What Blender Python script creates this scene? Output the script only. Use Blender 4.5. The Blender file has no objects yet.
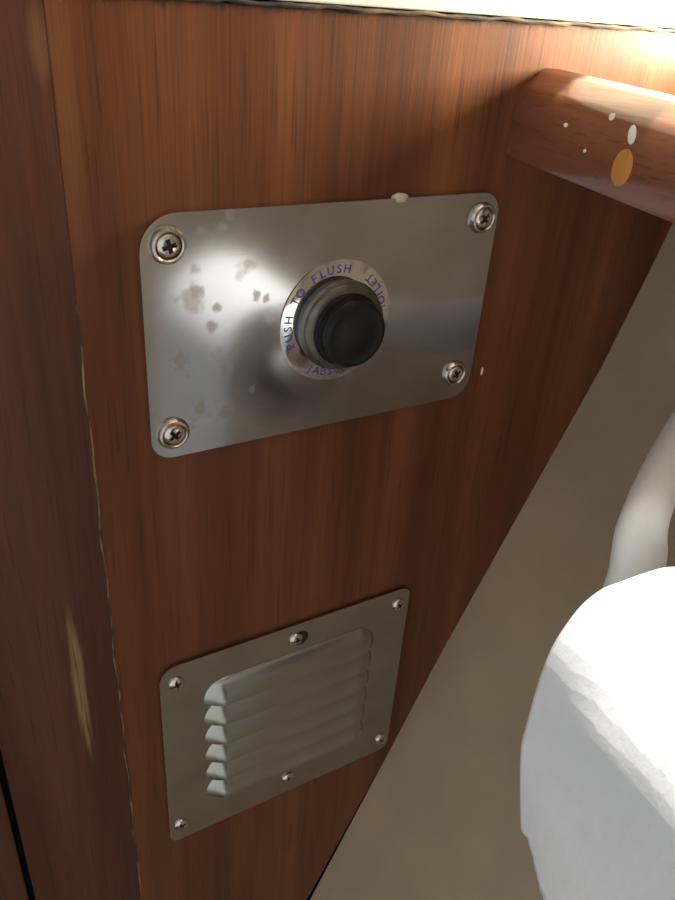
import bpy, bmesh, math, random
from mathutils import Vector, Matrix

random.seed(7)
scene = bpy.context.scene
COL = scene.collection

# ------------------------------------------------------------------ camera
RIGHT = Vector((0.8673, -0.4932, 0.0679)).normalized()
FWD = Vector((0.4551, 0.7302, -0.5095)).normalized()
RIGHT = (RIGHT - FWD * RIGHT.dot(FWD)).normalized()
UP = RIGHT.cross(FWD)
cam = bpy.data.cameras.new('camera')
cam.sensor_fit = 'VERTICAL'
cam.sensor_height = 24.0
cam.lens = 771.29 * 24.0 / 900.0
cam.clip_start = 0.005
cam_ob = bpy.data.objects.new('camera', cam)
COL.objects.link(cam_ob)
m = Matrix.Identity(4)
for i in range(3):
    m[i][0], m[i][1], m[i][2] = RIGHT[i], UP[i], -FWD[i]
m.translation = Vector((-0.1455, -0.2437, 0.1095))
cam_ob.matrix_world = m
scene.camera = cam_ob

# ------------------------------------------------------------------ world, sun, exposure
world = bpy.data.worlds.new('world')
world.use_nodes = True
scene.world = world
bg = world.node_tree.nodes['Background']
bg.inputs[0].default_value = (0.88, 0.94, 1.0, 1)
bg.inputs[1].default_value = 0.97

sun = bpy.data.lights.new('sun', 'SUN')
sun.energy = 10.5
sun.angle = 0.012
sun.color = (1.0, 0.985, 0.965)
sun_ob = bpy.data.objects.new('sun', sun)
COL.objects.link(sun_ob)
S = Vector((0.12, 0.0, 0.993)).normalized()          # towards the sun
sun_ob.location = S * 3
sun_ob.rotation_euler = (-S).to_track_quat('-Z', 'Y').to_euler()

# daylight entering through the open port in the hull side above the shelf
port = bpy.data.lights.new('port_daylight', 'AREA')
port.shape = 'RECTANGLE'
port.size, port.size_y = 0.078, 0.050
port.energy = 5.2
port.color = (1.0, 0.87, 0.64)
port_ob = bpy.data.objects.new('port_daylight', port)
COL.objects.link(port_ob)
port_ob.location = (0.250, -0.033, 0.1370)
port_ob.rotation_euler = (0, math.radians(90), 0)

scene.view_settings.view_transform = 'Standard'
scene.view_settings.look = 'None'
scene.view_settings.gamma = 1.0
scene.view_settings.exposure = 0.0
scene.view_settings.use_curve_mapping = False


# ------------------------------------------------------------------ material helpers
class NT:
    def __init__(self, name):
        self.mat = bpy.data.materials.new(name)
        self.mat.use_nodes = True
        self.t = self.mat.node_tree
        self.b = self.t.nodes['Principled BSDF']

    def n(self, kind, **kw):
        nd = self.t.nodes.new(kind)
        for k, v in kw.items():
            setattr(nd, k, v)
        return nd

    def l(self, a, b):
        self.t.links.new(a, b)

    def coords(self, scale, loc=(0, 0, 0), rot=(0, 0, 0)):
        tc = self.n('ShaderNodeTexCoord')
        mp = self.n('ShaderNodeMapping')
        mp.inputs['Scale'].default_value = scale
        mp.inputs['Location'].default_value = loc
        mp.inputs['Rotation'].default_value = rot
        self.l(tc.outputs['Object'], mp.inputs[0])
        return mp.outputs[0]

    def noise(self, vec, scale, detail=4.0, rough=0.55, dist=0.0):
        nd = self.n('ShaderNodeTexNoise')
        nd.inputs['Scale'].default_value = scale
        nd.inputs['Detail'].default_value = detail
        nd.inputs['Roughness'].default_value = rough
        nd.inputs['Distortion'].default_value = dist
        self.l(vec, nd.inputs['Vector'])
        return nd.outputs['Fac']

    def ramp(self, fac, stops):
        r = self.n('ShaderNodeValToRGB')
        cr = r.color_ramp
        while len(cr.elements) < len(stops):
            cr.elements.new(0.5)
        for e, (p, c) in zip(cr.elements, stops):
            e.position = p
            e.color = (*c, 1) if len(c) == 3 else c
        self.l(fac, r.inputs[0])
        return r.outputs[0]

    def mix(self, fac, a, b, mode='MIX'):
        x = self.n('ShaderNodeMix', data_type='RGBA', blend_type=mode)
        for sock, v in ((x.inputs[0], fac), (x.inputs[6], a), (x.inputs[7], b)):
            if hasattr(v, 'links'):
                self.l(v, sock)
            elif isinstance(v, (int, float)):
                sock.default_value = v
            else:
                sock.default_value = (*v, 1)
        return x.outputs[2]

    def math(self, op, a, b=None, c=None, clamp=False):
        x = self.n('ShaderNodeMath', operation=op, use_clamp=clamp)
        for s, v in zip(x.inputs, (a, b, c)):
            if v is None:
                continue
            if hasattr(v, 'links'):
                self.l(v, s)
            else:
                s.default_value = v
        return x.outputs[0]

    def smooth(self, v, lo, hi):
        x = self.n('ShaderNodeMapRange', interpolation_type='SMOOTHSTEP')
        self.l(v, x.inputs[0])
        x.inputs[1].default_value = lo
        x.inputs[2].default_value = hi
        return x.outputs[0]

    def bump(self, h, strength, dist):
        x = self.n('ShaderNodeBump')
        x.inputs['Strength'].default_value = strength
        x.inputs['Distance'].default_value = dist
        self.l(h, x.inputs['Height'])
        self.l(x.outputs[0], self.b.inputs['Normal'])

    def set(self, **kw):
        names = dict(color='Base Color', rough='Roughness', metal='Metallic', coat='Coat Weight',
                     coat_rough='Coat Roughness', spec='Specular IOR Level', aniso='Anisotropic')
        for k, v in kw.items():
            s = self.b.inputs[names[k]]
            if hasattr(v, 'links'):
                self.l(v, s)
            elif isinstance(v, tuple):
                s.default_value = (*v, 1)
            else:
                s.default_value = v
        return self


def wood(name, dark, mid, light, axis='z', offset=(0, 0, 0), rough=0.42, wear=None, pores=0.55, spec=0.22):
    """Grain runs along `axis`; everything in metres."""
    k = NT(name)
    g = 0.045
    sc = {'z': (1, 1, g), 'y': (1, g, 1), 'x': (g, 1, 1)}[axis]
    v = k.coords(sc, offset)
    broad = k.noise(v, 38, 3, 0.5, 0.6)
    fine = k.noise(v, 260, 4, 0.6, 0.2)
    sc2 = {'z': (1, 1, 0.022), 'y': (1, 0.022, 1), 'x': (0.022, 1, 1)}[axis]
    v2 = k.coords(sc2, tuple(o + 3.1 for o in offset))
    pore = k.noise(v2, 900, 2, 0.5)
    col = k.ramp(broad, [(0.28, dark), (0.5, mid), (0.74, light)])
    col = k.mix(k.math('MULTIPLY', k.smooth(fine, 0.38, 0.68), 0.5), col, k.mix(1.0, col, (1.35, 1.22, 1.1), 'MULTIPLY'))
    col = k.mix(k.math('MULTIPLY', k.smooth(pore, 0.57, 0.70), pores), col, k.mix(1.0, col, (0.42, 0.37, 0.34), 'MULTIPLY'))
    if wear:
        col = wear(k, col)
    k.set(color=col, rough=rough, spec=spec)
    k.bump(k.mix(0.5, fine, pore), 0.25, 0.0004)
    return k.mat


def sep(k):
    tc = k.n('ShaderNodeTexCoord')
    s = k.n('ShaderNodeSeparateXYZ')
    k.l(tc.outputs['Object'], s.inputs[0])
    return s.outputs


def spot(k, xs, zs, x0, z0, rx, rz):
    a = k.math('DIVIDE', k.math('SUBTRACT', xs, x0), rx)
    b = k.math('DIVIDE', k.math('SUBTRACT', zs, z0), rz)
    d = k.math('SQRT', k.math('ADD', k.math('MULTIPLY', a, a), k.math('MULTIPLY', b, b)))
    return d


def stile_wear(k, col):
    s = sep(k)
    # a pale rubbed streak low on the stile
    d = spot(k, s[0], s[2], -0.1118, -0.152, 0.0036, 0.050)
    slit = k.smooth(k.noise(k.coords((1, 1, 0.03), (1, 1, 1)), 700, 2, 0.5), 0.50, 0.60)
    n = k.noise(k.coords((1, 1, 0.05)), 420, 3, 0.6)
    dd = k.math('ADD', d, k.math('MULTIPLY', k.math('SUBTRACT', n, 0.5), 1.5))
    f = k.math('SUBTRACT', 1.0, k.smooth(dd, 0.15, 1.05))
    f = k.math('MULTIPLY', f, k.math('SUBTRACT', 1.0, k.math('MULTIPLY', slit, 0.7)))
    col = k.mix(k.math('MULTIPLY', f, 0.8), col, (0.29, 0.18, 0.095))
    # and a small knock near the top by the joint
    d2 = spot(k, s[0], s[2], -0.0985, 0.092, 0.0035, 0.012)
    f2 = k.math('SUBTRACT', 1.0, k.smooth(d2, 0.3, 1.1))
    return k.mix(k.math('MULTIPLY', f2, 0.22), col, (0.32, 0.17, 0.08))


def panel_wear(k, col):
    s = sep(k)
    # lighter sapwood band just right of the joint, upper half
    n = k.noise(k.coords((1, 1, 0.1)), 120, 3)
    a = k.math('ADD', k.math('ABSOLUTE', k.math('SUBTRACT', s[0], -0.0925)), k.math('MULTIPLY', k.math('SUBTRACT', n, 0.5), 0.006))
    f = k.math('SUBTRACT', 1.0, k.smooth(a, 0.002, 0.0042))
    f = k.math('MULTIPLY', f, k.smooth(s[2], 0.0, 0.05))
    col = k.mix(k.math('MULTIPLY', f, 0.16), col, (0.24, 0.11, 0.045))
    # black mildew line creeping down from the caulked joint at the top
    nz = k.noise(k.coords((1, 1, 0.4)), 260, 4, 0.65)
    h = k.math('ADD', s[2], k.math('MULTIPLY', k.math('SUBTRACT', nz, 0.5), 0.009))
    f2 = k.smooth(h, 0.1022, 0.1052)
    return k.mix(k.math('MULTIPLY', f2, 0.8), col, (0.03, 0.02, 0.014))


M = {}
M['panel'] = wood('teak_veneer', (0.066, 0.020, 0.0080), (0.112, 0.037, 0.0145), (0.17, 0.061, 0.024), wear=panel_wear)
M['stile'] = wood('teak_stile', (0.044, 0.0150, 0.0078), (0.074, 0.027, 0.0135), (0.113, 0.044, 0.022), offset=(4, 2, 1), wear=stile_wear)
M['door'] = wood('teak_door', (0.042, 0.016, 0.008), (0.068, 0.026, 0.012), (0.105, 0.042, 0.02), offset=(9, 3, 5))
M['rail'] = wood('mahogany_rail', (0.105, 0.036, 0.019), (0.165, 0.062, 0.033), (0.23, 0.098, 0.054), axis='y', offset=(2, 5, 3), rough=0.30, spec=0.5)
nt = M['rail'].node_tree.nodes['Principled BSDF']
nt.inputs['Coat Weight'].default_value = 0.9
nt.inputs['Coat Roughness'].default_value = 0.14
M['plug'] = wood('pale_plug', (0.33, 0.13, 0.035), (0.42, 0.18, 0.05), (0.5, 0.23, 0.07), axis='z', offset=(1, 7, 3), pores=0.3)

k = NT('dark_gap'); k.set(color=(0.006, 0.005, 0.004), rough=0.9); M['gap'] = k.mat
k = NT('pale_filler'); k.set(color=k.ramp(k.noise(k.coords((1, 1, .2)), 300, 3), [(0.42, (0.06, 0.026, 0.012)), (0.62, (0.30, 0.19, 0.095))]), rough=0.8); M['filler'] = k.mat
k = NT('caulk')
k.set(color=k.ramp(k.noise(k.coords((0.35, 1, 1)), 160, 4), [(0.46, (0.02, 0.015, 0.01)), (0.66, (0.22, 0.14, 0.06))]), rough=0.8)
M['caulk'] = k.mat

k = NT('white_liner')
k.set(color=k.ramp(k.noise(k.coords((1, 1, 1)), 30, 3), [(0.3, (0.74, 0.70, 0.60)), (0.7, (0.80, 0.77, 0.69))]), rough=0.4)
M['white'] = k.mat

k = NT('hull_gelcoat')
v = k.coords((1, 1, 1))
k.set(color=k.ramp(k.noise(v, 14, 4, 0.6), [(0.3, (0.30, 0.22, 0.142)), (0.7, (0.365, 0.268, 0.175))]), rough=0.45, spec=0.4)
k.bump(k.noise(v, 60, 3), 0.08, 0.002)
M['hull'] = k.mat

k = NT('sole_grey'); k.set(color=k.ramp(k.noise(k.coords((1, 1, 1)), 20, 4), [(0.3, (0.035, 0.025, 0.018)), (0.7, (0.06, 0.045, 0.033))]), rough=0.7); M['floor'] = k.mat

# brushed plate with water stains
k = NT('stained_alloy_plate')
s = sep(k)
v = k.coords((1, 1, 1))
st = k.smooth(k.noise(v, 95, 3, 0.5), 0.58, 0.72)
left = k.math('SUBTRACT', 1.0, k.smooth(s[0], -0.045, 0.0))
stain = k.math('MULTIPLY', k.math('MULTIPLY', st, left), 0.35)
for (x0, z0, r) in ((-.0565, .018, .0035), (-.049, .012, .0022), (-.063, -.006, .0042), (-.045, -.013, .0032), (-.046, -.030, .003),
                    (-.056, -.026, .0035), (-.034, .0145, .0022), (-.030, .013, .0018), (-.051, .005, .0026), (-.0355, -.0225, .002)):
    d = k.math('ADD', spot(k, s[0], s[2], x0, z0, r, r * 1.15), k.math('MULTIPLY', k.math('SUBTRACT', k.noise(v, 420, 2), 0.5), 1.3))
    stain = k.math('MAXIMUM', stain, k.math('MULTIPLY', k.math('SUBTRACT', 1.0, k.smooth(d, 0.35, 1.0)), 0.5))
brush = k.noise(k.coords((0.02, 1, 1)), 1800, 2)
haze = k.noise(v, 26, 4, 0.6)
base = k.ramp(haze, [(0.3, (0.41, 0.405, 0.395)), (0.7, (0.51, 0.51, 0.505))])
k.set(color=k.mix(stain, base, (0.30, 0.245, 0.19)), metal=k.math('SUBTRACT', 1.0, k.math('MULTIPLY', stain, 0.45)),
      rough=k.math('ADD', k.math('ADD', 0.10, k.math('MULTIPLY', haze, 0.09)), k.math('MULTIPLY', stain, 0.2)))
k.bump(brush, 0.012, 0.0002)
M['plate'] = k.mat

k = NT('vent_metal')
v = k.coords((1, 1, 1))
k.set(color=k.ramp(k.noise(v, 40, 4), [(0.3, (0.34, 0.325, 0.275)), (0.7, (0.42, 0.405, 0.35))]), metal=1.0,
      rough=0.27)
M['vent'] = k.mat

k = NT('screw_steel'); k.set(color=(0.62, 0.55, 0.47), metal=1.0, rough=0.2); M['steel'] = k.mat
k = NT('washer_steel'); k.set(color=(0.50, 0.42, 0.37), metal=1.0, rough=0.26); M['washer'] = k.mat
k = NT('recess_black'); k.set(color=(0.012, 0.010, 0.009), rough=0.8); M['dark_fill'] = k.mat  # near-black colour for screw recesses, washer seats and the screw hole
k = NT('mirror_foil')
k.set(color=k.ramp(k.noise(k.coords((1, 1, 1)), 160, 3), [(0.36, (0.52, 0.48, 0.45)), (0.5, (0.80, 0.79, 0.78))]), metal=1.0, rough=0.07); M['foil'] = k.mat
k = NT('blue_ink'); k.set(color=(0.05, 0.07, 0.30), rough=0.5); M['ink'] = k.mat
k = NT('collar_metal'); k.set(color=k.ramp(k.noise(k.coords((1, 1, 1)), 150, 3), [(0.3, (0.11, 0.098, 0.078)), (0.7, (0.19, 0.17, 0.14))]), metal=0.85, rough=0.34); M['collar'] = k.mat
k = NT('black_knob'); k.set(color=k.ramp(k.noise(k.coords((1, 1, 1)), 300, 3), [(0.3, (0.006, 0.006, 0.0055)), (0.7, (0.012, 0.012, 0.011))]), rough=0.28, spec=0.22); M['black'] = k.mat
k = NT('putty'); k.set(color=(0.50, 0.42, 0.30), rough=0.8); M['putty'] = k.mat
k = NT('white_paint'); k.set(color=(0.72, 0.71, 0.66), rough=0.5); M['paint'] = k.mat
k = NT('white_plastic'); k.set(color=(0.86, 0.86, 0.86), rough=0.3); M['plastic'] = k.mat
k = NT('cardboard'); k.set(color=(0.36, 0.26, 0.16), rough=0.9); M['card'] = k.mat

k = NT('quilted_paper')
v = k.coords((1, 1, 1))
vo = k.n('ShaderNodeTexVoronoi', feature='F1')
vo.inputs['Scale'].default_value = 190
vo.inputs['Randomness'].default_value = 0.35
k.l(v, vo.inputs['Vector'])
fib = k.noise(v, 900, 3)
k.set(color=k.ramp(k.noise(v, 60, 3), [(0.3, (0.84, 0.835, 0.83)), (0.7, (0.89, 0.89, 0.90))]), rough=0.95, spec=0.1)
k.bump(k.math('ADD', vo.outputs['Distance'], k.math('MULTIPLY', fib, 0.35)), 0.30, 0.0008)
k.b.inputs['Subsurface Weight'].default_value = 0.6
k.b.inputs['Subsurface Radius'].default_value = (1.0, 1.0, 1.0)
k.b.inputs['Subsurface Scale'].default_value = 0.0035
M['paper'] = k.mat


# ------------------------------------------------------------------ object helpers
def obj(name, bm, mat, parent=None, smooth=False, extra=()):
    me = bpy.data.meshes.new(name)
    bmesh.ops.recalc_face_normals(bm, faces=bm.faces)
    bm.to_mesh(me)
    bm.free()
    me.materials.append(M[mat])
    for e in extra:
        me.materials.append(M[e])
    if smooth:
        for p in me.polygons:
            p.use_smooth = True
        try:
            me.set_sharp_from_angle(angle=math.radians(38))
        except Exception:
            pass
    o = bpy.data.objects.new(name, me)
    COL.objects.link(o)
    if parent:
        o.parent = parent
    return o


def thing(name, label, cat, loc=(0, 0, 0), group=None):
    o = bpy.data.objects.new(name, None)
    o.empty_display_size = 0.02
    o.location = loc
    COL.objects.link(o)
    return tag(o, label, cat, group)


def tag(o, label, cat, group=None):
    o['label'] = label
    o['category'] = cat
    if group:
        o['group'] = group
    return o


def struct(o, label=None):
    o['kind'] = 'structure'
    if label:
        o['label'] = label
    return o


def box(bm, x0, x1, y0, y1, z0, z1):
    vs = [bm.verts.new((x, y, z)) for x in (x0, x1) for y in (y0, y1) for z in (z0, z1)]
    for f in ((0, 1, 3, 2), (4, 6, 7, 5), (0, 4, 5, 1), (2, 3, 7, 6), (0, 2, 6, 4), (1, 5, 7, 3)):
        bm.faces.new([vs[i] for i in f])
    return bm


def bevel(bm, w, seg=2, ang=30):
    bmesh.ops.remove_doubles(bm, verts=bm.verts, dist=1e-7)
    bm.normal_update()
    es = [e for e in bm.edges if len(e.link_faces) == 2 and e.calc_face_angle(0) > math.radians(ang)]
    bmesh.ops.bevel(bm, geom=es, offset=w, segments=seg, affect='EDGES', profile=0.5)
    return bm


def rounded(w, h, radii, cx=0, cz=0, n=8):
    """corner radii: tl, tr, br, bl; returns (x,z) points going round"""
    pts = []
    for (sx, sz, a0), r in zip(((-1, 1, 180), (1, 1, 90), (1, -1, 0), (-1, -1, 270)), radii):
        ox, oz = cx + sx * (w / 2 - r), cz + sz * (h / 2 - r)
        for i in range(n + 1):
            a = math.radians(a0 - 90 * i / n)
            pts.append((ox + r * math.cos(a), oz + r * math.sin(a)))
    return pts


def lathe(bm, prof, n=48, mats=None):
    """profile of (radius, depth); axis is -y (depth d sits at y=-d)"""
    rings = []
    for r, d in prof:
        if r < 1e-7:
            rings.append([bm.verts.new((0, -d, 0))])
        else:
            rings.append([bm.verts.new((r * math.cos(2 * math.pi * i / n), -d, r * math.sin(2 * math.pi * i / n))) for i in range(n)])
    for q, (a, b) in enumerate(zip(rings, rings[1:])):
        for i in range(n):
            j = (i + 1) % n
            va = [a[0]] if len(a) == 1 else [a[i], a[j]]
            vb = [b[0]] if len(b) == 1 else [b[j], b[i]]
            if len(va) + len(vb) >= 3:
                f = bm.faces.new(va + vb)
                if mats:
                    f.material_index = mats[q]
    return bm


def sweep(bm, path, rad, n=20, caps=True):
    """path: Vectors; rad: (half width a, half width b) per point, elliptical section"""
    rings = []
    up0 = Vector((0, 0, 1))
    for i, p in enumerate(path):
        t = (path[min(i + 1, len(path) - 1)] - path[max(i - 1, 0)]).normalized()
        side = t.cross(Vector((0, 1, 0)))
        if side.length < 0.05:
            side = Vector((1, 0, 0))
        side.normalize()
        up = side.cross(t).normalized()
        a, b = rad[i]
        rings.append([bm.verts.new(p + side * (a * math.cos(2 * math.pi * q / n)) + up * (b * math.sin(2 * math.pi * q / n))) for q in range(n)])
    for a, b in zip(rings, rings[1:]):
        for i in range(n):
            bm.faces.new((a[i], a[(i + 1) % n], b[(i + 1) % n], b[i]))
    if caps:
        bm.faces.new(rings[0])
        bm.faces.new(rings[-1])
    return bm


def catmull(pts, per=6):
    pts = [Vector(p) for p in pts]
    P = [pts[0] * 2 - pts[1]] + pts + [pts[-1] * 2 - pts[-2]]
    out = []
    for i in range(1, len(P) - 2):
        for q in range(per):
            t = q / per
            a, b, c, d = P[i - 1], P[i], P[i + 1], P[i + 2]
            out.append(0.5 * ((2 * b) + (c - a) * t + (2 * a - 5 * b + 4 * c - d) * t * t + (3 * b - a - 3 * c + d) * t ** 3))
    out.append(pts[-1])
    return out


# ------------------------------------------------------------------ setting: bulkhead
TOP = 0.1045
def hull_x(z):
    pts = [(-0.80, -0.155), (-0.413, 0.0127), (-0.289, 0.0615), (-0.2198, 0.0881), (-0.1286, 0.1272), (-0.0489, 0.1619), (0.0168, 0.184), (0.10, 0.207), (0.32, 0.255)]
    if z <= pts[0][0]: return pts[0][1]
    for (a, xa), (b, xb) in zip(pts, pts[1:]):
        if z <= b:
            return xa + (xb - xa) * (z - a) / (b - a)
    return pts[-1][1]

ZB = -0.78
bm = bmesh.new()
# main veneer panel: left edge straight at the joint, right edge cut to the hull
zs = [ZB + (TOP - ZB) * i / 40 for i in range(41)]
front = [(-0.0960, TOP), (-0.0960, ZB)] + [(hull_x(z) + 0.002, z) for z in zs]
fv = [bm.verts.new((x, 0, z)) for x, z in front]
bv = [bm.verts.new((x, 0.012, z)) for x, z in front]
bm.faces.new(fv); bm.faces.new(bv)
for i in range(len(front)):
    j = (i + 1) % len(front)
    bm.faces.new((fv[i], fv[j], bv[j], bv[i]))
wall = struct(obj('wall_back', bm, 'panel'), 'teak veneered bulkhead panel')

bm = box(bmesh.new(), -0.1462, -0.09645, 0.0, 0.012, ZB, TOP)
obj('stile', bm, 'stile', wall)
bm = box(bmesh.new(), -0.09645, -0.0960, 0.0001, 0.011, ZB, TOP)
obj('joint', bm, 'stile', wall)
# broken line of pale filler in the joint (lower part only)
bm = bmesh.new()
n = 90
prev = None
for i in range(n + 1):
    z = 0.018 + (-0.40 - 0.018) * i / n
    xc = -0.0963 + 0.0005 * math.sin(i * 0.7) * math.sin(i * 0.23)
    hw = 0.00018 + 0.00016 * abs(math.sin(i * 1.7 + 0.4 * math.sin(i)))
    cur = [bm.verts.new((xc - hw, -0.0005, z)), bm.verts.new((xc + hw, -0.0005, z)), bm.verts.new((xc + hw, 0.0015, z)), bm.verts.new((xc - hw, 0.0015, z))]
    if prev:
        for q in range(4):
            bm.faces.new((prev[q], prev[(q + 1) % 4], cur[(q + 1) % 4], cur[q]))
    prev = cur
obj('filler_line', bm, 'filler', wall)
# little pale fleck chipped out of the veneer right of the plate
bm = bmesh.new()
bmesh.ops.create_icosphere(bm, subdivisions=2, radius=1)
bmesh.ops.scale(bm, vec=(0.0006, 0.0004, 0.0022), verts=bm.verts)
bmesh.ops.translate(bm, vec=(0.0811, 0.0, -0.0357), verts=bm.verts)
obj('chip', bm, 'paint', wall, True)

# dark space behind the joints
bm = box(bmesh.new(), -0.30, 0.30, 0.013, 0.016, ZB, 0.32)
struct(obj('trim_3', bm, 'gap'), 'dark backing behind the bulkhead')

# door / panel beyond the gap at the far left
bm = box(bmesh.new(), -0.52, -0.1490, 0.0, 0.012, ZB, TOP); bevel(bm, 0.0008, 2)
struct(obj('door_1', bm, 'door'), 'teak door leaf left of the dark gap')

# white liner above the bulkhead with its mildewed caulk
bm = box(bmesh.new(), -0.52, 0.262, -0.0012, 0.012, TOP + 0.0016, 0.32); bevel(bm, 0.0006, 2)
struct(obj('trim_1', bm, 'white'), 'white moulded liner above the bulkhead')
bm = bmesh.new()
path, rad = [], []
for i in range(161):
    x = -0.30 + 0.545 * i / 160
    path.append(Vector((x, -0.0004, TOP + 0.0006 + 0.0004 * math.sin(i * 0.9) * math.sin(i * 0.31))))
    r = 0.0006 + 0.0004 * abs(math.sin(i * 1.3) * math.sin(i * 0.47 + 1))
    rad.append((r, r))
sweep(bm, path, rad, 8)
struct(obj('trim_2', bm, 'caulk', None, True), 'dark mildewed caulk line under the liner')

# hull liner
bm = bmesh.new()
YS = [0.012, 0.0, -0.008, -0.03, -0.058, -0.12, -0.2, -0.3, -0.45, -0.65, -0.9]
ZS = [ZB + (0.32 - ZB) * i / 60 for i in range(61)]
PZ = (0.098, 0.176)
ZS = sorted([z for z in ZS if min(abs(z - p) for p in PZ) > 0.006] + list(PZ))
def hull_shift(y): return 0.02 * min(0, y)
grid = [[bm.verts.new((hull_x(z) + hull_shift(y), y, z)) for z in ZS] for y in YS]
for a, b in zip(grid, grid[1:]):
    for i in range(len(ZS) - 1):
        yc, zc = (a[i].co.y + b[i].co.y) / 2, (ZS[i] + ZS[i + 1]) / 2
        if -0.058 < yc < -0.008 and PZ[0] < zc < PZ[1]:
            continue                      # the port
        bm.faces.new((a[i], a[i + 1], b[i + 1], b[i]))
geom = bmesh.ops.extrude_face_region(bm, geom=list(bm.faces))
bmesh.ops.translate(bm, vec=(0.02, 0, 0), verts=[g for g in geom['geom'] if isinstance(g, bmesh.types.BMVert)])
struct(obj('wall_right', bm, 'hull', None, True), 'cream hull liner sloping in below the shelf')

# rim of the port
bm = bmesh.new()
def hp(y, z, d): return Vector((hull_x(z) + hull_shift(y) + d, y, z))
inn = [(-0.008, PZ[0]), (-0.008, PZ[1]), (-0.058, PZ[1]), (-0.058, PZ[0])]
outr = [(-0.003, PZ[0] - 0.006), (-0.003, PZ[1] + 0.006), (-0.064, PZ[1] + 0.006), (-0.064, PZ[0] - 0.006)]
L4 = [[bm.verts.new(hp(y, z, d)) for y, z in lp] for lp, d in ((inn, 0.02), (inn, -0.004), (outr, -0.004), (outr, 0.0))]
for a, b in zip(L4, L4[1:]):
    for i in range(4):
        bm.faces.new((a[i], a[(i + 1) % 4], b[(i + 1) % 4], b[i]))
struct(obj('window_1', bm, 'white'), 'open port above the shelf')

# unseen overhead with its hatch opening shaped to steer the sun, cabin sole, and the cabin behind the camera
bm = bmesh.new()
HX0, HX1, HY0, HY1 = 0.045, 0.155, -0.236, -0.0215
box(bm, -0.40, HX0, -0.6, 0.016, 0.32, 0.34)
box(bm, HX0, 0.1010, -0.07, HY1, 0.32, 0.34)  # added infill, keeps stray sun off the hull left of the rail
box(bm, HX0, 0.0930, -0.124, -0.07, 0.32, 0.34)  # added infill, follows the slanting rail front to block sun
box(bm, HX1, 0.60, -0.6, 0.016, 0.32, 0.34)
box(bm, 0.131, HX1, HY0, -0.126, 0.32, 0.34)  # added infill, stops sun reaching the hull beside the roll
box(bm, HX0, HX1, HY1, 0.016, 0.32, 0.34)
box(bm, HX0, HX1, -0.6, HY0, 0.32, 0.34)
struct(obj('ceiling', bm, 'white'), 'white overhead with an open hatch stepped to shape the sunlight')
bm = box(bmesh.new(), -0.9, 0.2, -0.9, 0.02, ZB - 0.02, ZB)
struct(obj('floor', bm, 'floor'), 'brown cabin sole')
bm = box(bmesh.new(), -0.12, 0.30, -0.92, -0.9, ZB, 0.32)
struct(obj('wall_front', bm, 'door'), 'teak partition behind the viewpoint')

# ------------------------------------------------------------------ shelf rail and shelf
D = Vector((-0.1155, -1.0, -0.028))
LEN = 0.124
prof = [(0.0732, 0.0602), (0.0736, 0.0589), (0.0750, 0.0583), (0.090, 0.0583), (0.0905, 0.0600), (0.0905, 0.0872), (0.0897, 0.0893),
        (0.0870, 0.0906), (0.0836, 0.0894), (0.0830, 0.0891), (0.0764, 0.0846), (0.0754, 0.0836), (0.0745, 0.0815)]
rail = thing('shelf_rail', 'dark mahogany fiddle rail with pale plug jutting from the bulkhead, sunlit on top', 'rail', (0.08, 0, 0.0589))
def local(o, bm):
    bmesh.ops.translate(bm, vec=-Vector(o.location), verts=bm.verts)
    return bm
bm = bmesh.new()
rings = []
ns = 18
for i in range(ns + 1):
    t = LEN * i / ns
    off = D * t
    # end by the bulkhead is slightly rounded
    sh = 0.0
    ring = []
    for (x, z) in prof:
        s_ = 1.0
        if i == 0:
            s_ = 0.97
        cx, cz = 0.0825, 0.0735
        ring.append(bm.verts.new((cx + (x - cx) * s_ + off.x, off.y, cz + (z - cz) * s_ + off.z)))
    rings.append(ring)
for a, b in zip(rings, rings[1:]):
    for i in range(len(prof)):
        j = (i + 1) % len(prof)
        bm.faces.new((a[i], a[j], b[j], b[i]))
bm.faces.new(rings[0]); bm.faces.new(rings[-1])
obj('rail', local(rail, bm), 'rail', rail, True)
fn = D.cross(Vector((0.0013, 0, 0.0213))).normalized()
if fn.x > 0: fn = -fn
def facepoint(y, z):
    P0 = Vector((0.0738, 0, 0.0705))
    # solve fn . (P - P0) = 0 for x
    x = P0.x - (fn.y * (y - P0.y) + fn.z * (z - P0.z)) / fn.x
    return Vector((x, y, z))
def blob(name, y, z, ry, rz, mat, proud, parent=rail, tilt=0.0, n=24):
    """thin disc lying on the front face of the rail"""
    bm = bmesh.new()
    c = facepoint(y, z)
    u = Vector((D.x, D.y, D.z)).normalized()
    w = fn.cross(u).normalized()
    if w.z < 0: w = -w
    u, w = u * math.cos(tilt) + w * math.sin(tilt), w * math.cos(tilt) - u * math.sin(tilt)
    rings = []
    for sc, dep in ((1.0, -0.0006), (1.0, proud * 0.6), (0.93, proud)):
        rings.append([bm.verts.new(c + fn * dep + u * (ry * sc * math.cos(2 * math.pi * i / n)) + w * (rz * sc * math.sin(2 * math.pi * i / n))) for i in range(n)])
    for a, b in zip(rings, rings[1:]):
        for i in range(n):
            bm.faces.new((a[i], a[(i + 1) % n], b[(i + 1) % n], b[i]))
    bm.faces.new(rings[-1]); bm.faces.new(rings[0])
    return obj(name, local(parent, bm), mat, parent, True)
blob('wood_plug', -0.0637, 0.0669, 0.0044, 0.0058, 'plug', 0.00015)['label'] = 'pale orange wooden plug'
blob('paint_drip', -0.0640, 0.0770, 0.0017, 0.0029, 'paint', 0.00025, tilt=0.25)['label'] = 'white paint drip'
blob('paint_speck', -0.0314, 0.0748, 0.0010, 0.0007, 'paint', 0.0003)
blob('paint_speck', -0.0444, 0.0686, 0.0006, 0.0006, 'paint', 0.0003)
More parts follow.
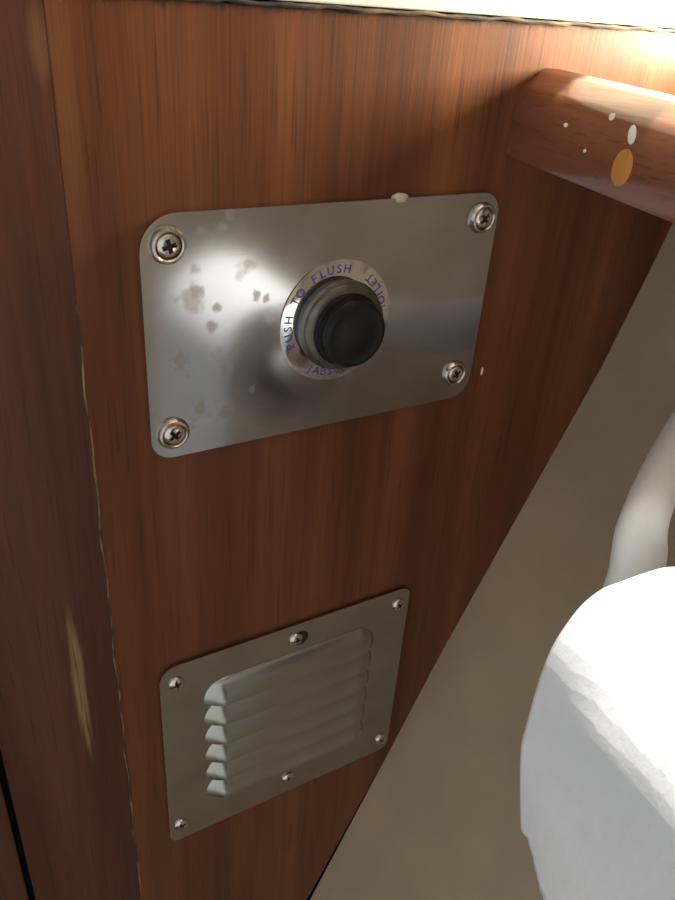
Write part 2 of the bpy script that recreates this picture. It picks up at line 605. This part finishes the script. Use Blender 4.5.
blob('paint_speck', -0.0529, 0.0806, 0.0011, 0.0011, 'paint', 0.0004)

# shelf floor and end behind the rail (white moulding, catches the sun)
shelf = thing('side_shelf', 'white moulded shelf behind the mahogany rail against the hull', 'shelf', (0.14, -0.05, 0.0583))
bm = bmesh.new()
nz = 10
top, bot = [], []
for i in range(nz + 1):
    y = -0.0015 - (LEN - 0.0015) * i / nz
    xl = 0.0907 + D.x * (-y)
    dz = D.z * (-y)
    xr = hull_x(0.064) + hull_shift(y) - 0.0005
    top.append((bm.verts.new((xl, y, 0.0655 + dz)), bm.verts.new((xr, y, 0.0655 + dz))))
    bot.append((bm.verts.new((xl, y, 0.0600 + dz)), bm.verts.new((xr - 0.002, y, 0.0600 + dz))))
for i in range(nz):
    bm.faces.new((top[i][0], top[i][1], top[i + 1][1], top[i + 1][0]))
    bm.faces.new((bot[i][0], bot[i][1], bot[i + 1][1], bot[i + 1][0]))
    bm.faces.new((top[i][0], top[i + 1][0], bot[i + 1][0], bot[i][0]))
    bm.faces.new((top[i][1], top[i + 1][1], bot[i + 1][1], bot[i][1]))
for i in (0, nz):
    bm.faces.new((top[i][0], top[i][1], bot[i][1], bot[i][0]))
obj('shelf_board', local(shelf, bm), 'white', shelf)
bm = bmesh.new()
y0 = -LEN
xl = 0.0907 + D.x * LEN
box(bm, xl, hull_x(0.07) + hull_shift(y0) - 0.002, y0 + 0.0005, y0 + 0.0045, 0.0655 + D.z * LEN, 0.084 + D.z * LEN)
bevel(bm, 0.0008)
obj('end_board', local(shelf, bm), 'white', shelf)


# ------------------------------------------------------------------ screws
def screw_mesh(r, dome, mat_rot):
    """oval head with a cross recess; axis -y, base at y=0"""
    bm = bmesh.new()
    NR, NA = 16, 64
    rings = [[bm.verts.new((0, -dome - 0.0, 0))]]
    arm_w, arm_l = 0.15 * r, 0.56 * r
    def height(x, z):
        rr = min(1.0, math.hypot(x, z) / r)
        h = dome * math.sqrt(max(0, 1 - (rr * 0.93) ** 2)) * 0.78 + dome * 0.22 * (1 - rr ** 6)
        return h
    ca, sa = math.cos(mat_rot), math.sin(mat_rot)
    def rec(x, z):
        u, w = x * ca + z * sa, -x * sa + z * ca
        d = 9
        for a, b in ((u, w), (w, u)):
            if abs(a) < arm_l:
                d = min(d, abs(b) / arm_w)
        return d < 1.0
    for i in range(1, NR + 1):
        rr = r * i / NR
        ring = []
        for j in range(NA):
            a = 2 * math.pi * j / NA
            x, z = rr * math.cos(a), rr * math.sin(a)
            h = height(x, z)
            if rec(x, z):
                h -= dome * 0.55
            ring.append(bm.verts.new((x, -h, z)))
        rings.append(ring)
    rings[0][0].co.y = -(dome - dome * 0.6)
    rings.append([bm.verts.new((r * math.cos(2 * math.pi * j / NA), 0.0004, r * math.sin(2 * math.pi * j / NA))) for j in range(NA)])
    for i in range(len(rings) - 1):
        a, b = rings[i], rings[i + 1]
        for j in range(NA):
            q = (j + 1) % NA
            f = bm.faces.new((a[0], b[j], b[q]) if len(a) == 1 else (a[j], b[j], b[q], a[q]))
            c = f.calc_center_median()
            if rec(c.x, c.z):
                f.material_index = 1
    return bm


def place(o, loc):
    o.location = loc
    return o


# ------------------------------------------------------------------ flush control plate
PW, PH, PT = 0.150, 0.0901, 0.0018
ctrl = thing('flush_control_panel', 'stained metal plate with black push knob screwed to the bulkhead', 'control panel', (0, 0, 0))
bm = bmesh.new()
out = rounded(PW - 0.0024, PH, (0.0125, 0.0085, 0.0095, 0.0080), cx=-0.0012, n=10)
fv = [bm.verts.new((x, -PT, z)) for x, z in out]
bv = [bm.verts.new((x, 0.0, z)) for x, z in out]
bm.faces.new(fv); bm.faces.new(bv)
for i in range(len(out)):
    j = (i + 1) % len(out)
    bm.faces.new((fv[i], fv[j], bv[j], bv[i]))
bevel(bm, 0.0003, 2, 50)
obj('plate', bm, 'plate', ctrl, True)

# finishing washers + oval screws
WR = 0.0078
wp = [(0.0052, 0.0004), (0.0054, 0.0019), (0.0060, 0.0024), (0.0068, 0.0022), (0.0075, 0.0013), (0.0078, 0.0004), (0.0078, -0.0002)]
for (x, z), sc, rot in zip(((-0.0660, 0.0352), (0.0645, 0.0356), (0.0628, -0.0326), (-0.0670, -0.0349)), (0.83, 0.80, 0.76, 0.81), (0.25, 0.75, 0.5, 0.65)):
    bm = screw_mesh(0.0050 * sc, 0.0022 * sc, rot)
    scw = place(obj('screw', bm, 'steel', ctrl, True, extra=('dark_fill',)), (x, -PT - 0.0009, z))
    bm = lathe(bmesh.new(), [(r * sc, d) for r, d in wp], 40)
    w = place(obj('washer', bm, 'washer', scw, True), (0, 0.0009, 0))
    bm = lathe(bmesh.new(), [(0.0, 0.0002), (0.0054 * sc, 0.0002)], 32)
    place(obj('washer_seat', bm, 'dark_fill', scw), (0, 0.0009, 0))

# mirror foil disc with printed ring of words
bm = lathe(bmesh.new(), [(0.0, 0.00025), (0.0240, 0.00025), (0.0245, 0.0001), (0.0245, 0.0)], 72)
disc = place(obj('label_disc', bm, 'foil', ctrl, True), (0, -PT, 0))
disc['label'] = 'mirror-bright round label with blue lettering'


def ring_text(words, r, size, cw):
    """words: list of (text, start_deg, step_deg); cw: tops point outward and text runs clockwise"""
    bm = bmesh.new()
    for text, a0, step in words:
        for i, ch in enumerate(text):
            if ch == ' ':
                continue
            cu = bpy.data.curves.new('glyph', 'FONT')
            cu.body = ch
            cu.size = size
            cu.align_x = 'CENTER'
            cu.align_y = 'CENTER'
            cu.offset = size * 0.012
            cu.resolution_u = 3
            to = bpy.data.objects.new('glyph', cu)
            COL.objects.link(to)
            dg = bpy.context.evaluated_depsgraph_get()
            me = bpy.data.meshes.new_from_object(to.evaluated_get(dg))
            ang = math.radians(a0 - step * i) if cw else math.radians(a0 + step * i)
            rot = ang - math.pi / 2 if cw else ang + math.pi / 2
            c, s_ = math.cos(rot), math.sin(rot)
            vs = []
            for v_ in me.vertices:
                gx, gz = v_.co.x, v_.co.y
                vs.append(bm.verts.new((r * math.cos(ang) + gx * c - gz * s_, 0.0, r * math.sin(ang) + gx * s_ + gz * c)))
            for p in me.polygons:
                try:
                    bm.faces.new([vs[q] for q in p.vertices])
                except ValueError:
                    pass
            bpy.data.objects.remove(to, do_unlink=True)
            bpy.data.curves.remove(cu)
            bpy.data.meshes.remove(me)
    return bm
def print_word(text, a0, step, r, cw):
    bm = ring_text([(text, a0, step)], r, 0.0046, cw)
    g = bmesh.ops.extrude_face_region(bm, geom=list(bm.faces))
    bmesh.ops.translate(bm, vec=(0, -0.00005, 0), verts=[q for q in g['geom'] if isinstance(q, bmesh.types.BMVert)])
    place(obj('lettering', bm, 'ink', disc), (0, -0.00027, 0))
print_word('PUSH', 201, 10.0, 0.0208, True)
print_word('TO', 151, 10.0, 0.0208, True)
print_word('FLUSH', 121, 10.0, 0.0208, True)
print_word('JABSCO', 240, 8.8, 0.0210, False)
print_word('TOILET', 10, 8.0, 0.0210, False)

# knob: metal collar and black push cap
bm = lathe(bmesh.new(), [(0.0, 0.0), (0.0168, 0.0), (0.0171, 0.0004), (0.0171, 0.0033), (0.0, 0.0033)], 64)
place(obj('gasket', bm, 'black', ctrl, True), (0, -PT - 0.0002, 0))
bm = lathe(bmesh.new(), [(0.0, 0.0032), (0.0172, 0.0032), (0.0178, 0.0035), (0.0179, 0.0045), (0.0172, 0.0051), (0.0166, 0.0053), (0.0166, 0.0057), (0.0171, 0.0060), (0.0170, 0.0070),
                         (0.0158, 0.0080), (0.0140, 0.0083), (0.0, 0.0083)], 64)
col = place(obj('collar', bm, 'collar', ctrl, True), (0, -PT - 0.0002, 0))
bm = lathe(bmesh.new(), [(0.0, 0.0078), (0.0142, 0.0078), (0.0143, 0.0092), (0.0140, 0.0100), (0.0126, 0.0104), (0.0124, 0.0108), (0.0128, 0.0112), (0.0130, 0.0122), (0.0130, 0.0142),
                         (0.0127, 0.0150), (0.0118, 0.0155), (0.0110, 0.0154), (0.0095, 0.0152), (0.0060, 0.0155), (0.0, 0.0156)], 64)
knob = place(obj('push_knob', bm, 'black', ctrl, True), (0, -PT - 0.0002, 0))
knob['label'] = 'glossy black push knob'

# bit of old bedding putty squeezed out over the top edge
bm = bmesh.new()
bmesh.ops.create_icosphere(bm, subdivisions=3, radius=1)
for v_ in bm.verts:
    v_.co *= 1 + 0.04 * math.sin(7 * v_.co.x + 3 * v_.co.z)
bmesh.ops.scale(bm, vec=(0.0037, 0.0016, 0.0020), verts=bm.verts)
place(obj('putty_bead', bm, 'putty', ctrl, True), (0.0245, -0.0006, 0.0450))

# ------------------------------------------------------------------ louvred vent
VX, VZ, VW, VH = -0.0104, -0.2171, 0.1367, 0.1265
vent = thing('louvre_vent', 'small metal louvre vent plate below the knob panel', 'vent', (VX, 0, VZ))
Y1, Y2 = -0.0012, -0.0022          # back and front of the thin plate
LX0, LX1 = -0.0480, 0.0470         # louvre ends, local
PITCH = 0.01370
LIP0 = -0.1838 - VZ                # lip height of the top louvre
ND = 6
bm = bmesh.new()
out = rounded(VW - 0.0014, VH, (0.0085, 0.0060, 0.0060, 0.0055), cx=-0.0007, n=8)
def loop(pts):
    vs = [bm.verts.new((x, 0, z)) for x, z in pts]
    return [bm.edges.new((vs[i], vs[(i + 1) % len(vs)])) for i in range(len(vs))]
edges = loop(out)
for i in range(ND):
    zl = LIP0 - i * PITCH
    edges += loop([(LX0 + 0.003, zl), (LX1 - 0.003, zl), (LX1 - 0.003, zl + 0.0042), (LX0 + 0.003, zl + 0.0042)])
bmesh.ops.triangle_fill(bm, edges=edges, use_beauty=True, use_dissolve=False)
for f in list(bm.faces):          # keep the slots open
    c = f.calc_center_median()
    for i in range(ND):
        zl = LIP0 - i * PITCH
        if LX0 + 0.003 < c.x < LX1 - 0.003 and zl < c.z < zl + 0.0042:
            bm.faces.remove(f)
            break
g = bmesh.ops.extrude_face_region(bm, geom=list(bm.faces))
for v_ in bm.verts: v_.co.y = Y1
for q in g['geom']:
    if isinstance(q, bmesh.types.BMVert): q.co.y = Y2
obj('plate', bm, 'vent', vent)

def louvre_mesh():
    bm = bmesh.new()
    NX, NZ = 64, 14
    H, RC, DEP = 0.0122, 0.0100, 0.0064
    L0, L1 = LX0, LX1
    outer = []
    for j in range(NZ + 1):
        w = (j / NZ) ** 0.9
        row = []
        for i in range(NX + 1):
            t = i / NX
            # finer at the ends
            t = 0.5 - 0.5 * math.cos(math.pi * t) if True else t
            # row end positions follow the rounded outline
            half = (L1 - L0) / 2
            endin = RC * (1 - math.sqrt(max(0.0, 1 - w ** 2)))
            x = (2 * t - 1) * (half - endin)
            dx = max(0.0, abs(x) - (half - RC)) / RC
            rho = min(1.0, math.sqrt(dx * dx + w * w))
            dep = DEP * (1 - rho ** 1.7) ** 0.85
            row.append(bm.verts.new(((L0 + L1) / 2 + x, Y2 - dep + 0.0001, w * H)))
        outer.append(row)
    for a, b in zip(outer, outer[1:]):
        for i in range(NX):
            try:
                bm.faces.new((a[i], a[i + 1], b[i + 1], b[i]))
            except ValueError:
                pass
    # sheet thickness: inner skin
    g = bmesh.ops.extrude_face_region(bm, geom=list(bm.faces))
    for q in g['geom']:
        if isinstance(q, bmesh.types.BMVert):
            q.co.y += 0.0008
            q.co.z -= 0.0
    return bm
first = None
for i in range(ND):
    if first is None:
        o = obj('louvre', louvre_mesh(), 'vent', vent, True)
        first = o
    else:
        o = first.copy()
        COL.objects.link(o)
    o.location = (0, 0, LIP0 - i * PITCH)

for (x, z), rot in zip(((-0.0710, -0.1644), (-0.0102, -0.1630), (0.0500, -0.1640), (0.0508, -0.2700), (-0.0106, -0.2680), (-0.0726, -0.2676)), (0.3, 0.1, 0.6, 0.8, 0.4, 0.5)):
    bm = screw_mesh(0.0036, 0.0019, rot)
    place(obj('screw', bm, 'steel', vent, True, extra=('dark_fill',)), (x - VX, Y2, z - VZ))
# oversize hole left dark beside the top middle screw
bm = lathe(bmesh.new(), [(0.0, 0.00012), (0.0044, 0.00012), (0.0044, 0.0)], 24)
o = place(obj('screw_hole', bm, 'dark_fill', vent), (-0.0078 - VX, Y2, -0.1634 - VZ))
o['label'] = 'dark oversize hole behind a screw'

# ------------------------------------------------------------------ paper roll on its white holder
RC = Vector((0.0470, 0, -0.0822))
RR = 0.0370
RY0, RY1 = -0.1302, -0.234
holder = thing('paper_holder', 'curved white plastic arm holding the paper roll, fixed to the hull', 'paper holder', (0.158, -0.062, -0.0505))
bm = bmesh.new()
pts = catmull([(0.1550, -0.0625, -0.0450), (0.118, -0.0805, -0.0485), (0.085, -0.099, -0.0490), (0.0715, -0.1080, -0.0510), (0.0650, -0.1150, -0.0630), (0.0575, -0.1190, RC.z)], 8)
rad = [(0.0165 - 0.006 * (i / (len(pts) - 1)), 0.0085) for i in range(len(pts))]
sweep(bm, pts, rad, 24)
obj('arm', local(holder, bm), 'plastic', holder, True)
bm = bmesh.new()
sweep(bm, [Vector((RC.x, -0.119, RC.z)), Vector((RC.x, -0.244, RC.z))], [(0.010, 0.010)] * 2, 28)
obj('spindle', local(holder, bm), 'plastic', holder, True)
bm = lathe(bmesh.new(), [(0.0, 0.003), (0.0095, 0.003), (0.0100, 0.002), (0.0100, -0.002)], 32)
hn = Vector((0.92, 0.06, -0.39)).normalized()
bmesh.ops.rotate(bm, matrix=Vector((0, 1, 0)).rotation_difference(hn).to_matrix(), verts=bm.verts)
base = obj('mounting_base', bm, 'plastic', holder, True)
base.location = Vector((0.1585, -0.061, -0.0475)) - Vector(holder.location)

roll = thing('paper_roll', 'white quilted paper roll with a torn loose sheet hanging down', 'paper roll', (RC.x, RY0, RC.z))
bm = bmesh.new()
n = 96
def cyl(prof, n=96):
    rings = []
    for r, y in prof:
        rings.append([bm.verts.new((RC.x + r * math.cos(2 * math.pi * i / n), y, RC.z + r * math.sin(2 * math.pi * i / n))) for i in range(n)])
    for a, b in zip(rings, rings[1:] + rings[:1]):
        for i in range(n):
            bm.faces.new((a[i], a[(i + 1) % n], b[(i + 1) % n], b[i]))
cyl([(RR, RY0 - 0.0008), (RR, (RY0 + RY1) / 2), (RR, RY1 + 0.0008), (RR - 0.0008, RY1), (0.0205, RY1), (0.0205, RY0), (RR - 0.0008, RY0)])
obj('roll_body', local(roll, bm), 'paper', roll, True)
bm = bmesh.new()
cyl([(0.0205, RY0 + 0.0003), (0.0205, RY1 - 0.0003), (0.0192, RY1 - 0.0003), (0.0192, RY0 + 0.0003)], 48)
obj('core', local(roll, bm), 'card', roll, True)

# loose outer sheet: profile from the back over the top and down the near side
def outer(a):
    return (RC.x + (RR + 0.0006) * math.cos(math.radians(a)), RC.z + (RR + 0.0006) * math.sin(math.radians(a)))
pp = [outer(20), outer(40), outer(60), outer(78), (0.0420, -0.0441), (0.0340, -0.0438), (0.0265, -0.0437), (0.0215, -0.0453), (0.0175, -0.0480), (0.0138, -0.0530), (0.0108, -0.0590),
      (0.0089, -0.0670), (0.0081, -0.0770), (0.0080, -0.0900), (0.0081, -0.1040)]
cp = catmull([Vector((x, 0, z)) for x, z in pp], 4)
bm = bmesh.new()
NYS = 90
NDROP = 14
rows = []
rnd = random.Random(3)
jag = [rnd.uniform(-1, 1) for _ in range(NYS + 1)]
for iy in range(NYS + 1):
    y = RY0 + 0.0002 + (RY1 - RY0) * iy / NYS
    # torn lower edge
    t = RY0 - y
    zend = -0.1440 - 0.66 * max(0.0, t - 0.0075) - 1.35 * max(0.0, t - 0.030)
    zend = max(zend, -0.262 - 0.004 * math.sin(t * 60)) - 0.0004 * jag[iy] - 0.0005 * math.sin(t * 900)
    w_ = max(0.0, min(1.0, t / 0.030))
    w_ = w_ * w_ * (3 - 2 * w_)
    col_ = []
    for p in cp:
        dyn = 0.00008 * math.sin(y * 160 + p.z * 90)
        if p.z > RC.z and p.x < RC.x:         # slack at the far edge, snug and round towards the near end
            v2 = Vector((p.x - RC.x, p.z - RC.z))
            v2 = v2.normalized() * (v2.length + (0.0380 - v2.length) * w_)
            p = Vector((RC.x + v2.x, 0, RC.z + v2.y))
        elif p.x < RC.x:
            p = Vector((p.x + (RC.x - 0.0380 - p.x) * w_, 0, p.z))
        ff = max(0.0, min(1.0, (-0.046 - p.z) / 0.110)) if p.x < RC.x else 0.0
        flare = 0.013 * (max(t, 0.0) / 0.104) ** 1.5 * ff
        col_.append((p.x + dyn - flare, y, p.z))
    last = Vector((cp[-1].x + (RC.x - 0.0380 - cp[-1].x) * w_, 0, cp[-1].z))
    for q in range(1, NDROP + 1):
        f = q / NDROP
        z = last.z + (zend - last.z) * f
        ff = max(0.0, min(1.0, (-0.046 - z) / 0.110))
        x = last.x - 0.013 * (max(t, 0.0) / 0.104) ** 1.5 * ff + 0.0022 * f * max(0.0, 1 - t / 0.02) - 0.0006 * math.sin(f * 3.1 + y * 45)
        # the far corner is pulled in a little towards the torn corner
        yy = y - 0.0078 * f * max(0.0, 1 - t / 0.03)
        col_.append((x, yy, z))
    rows.append([bm.verts.new(c) for c in col_])
for a, b in zip(rows, rows[1:]):
    for i in range(len(a) - 1):
        bm.faces.new((a[i], a[i + 1], b[i + 1], b[i]))
bm.normal_update()
sheet = obj('loose_sheet', local(roll, bm), 'paper', roll, True)
sm = sheet.modifiers.new('thickness', 'SOLIDIFY')
sm.thickness = 0.0004
sm.offset = 0
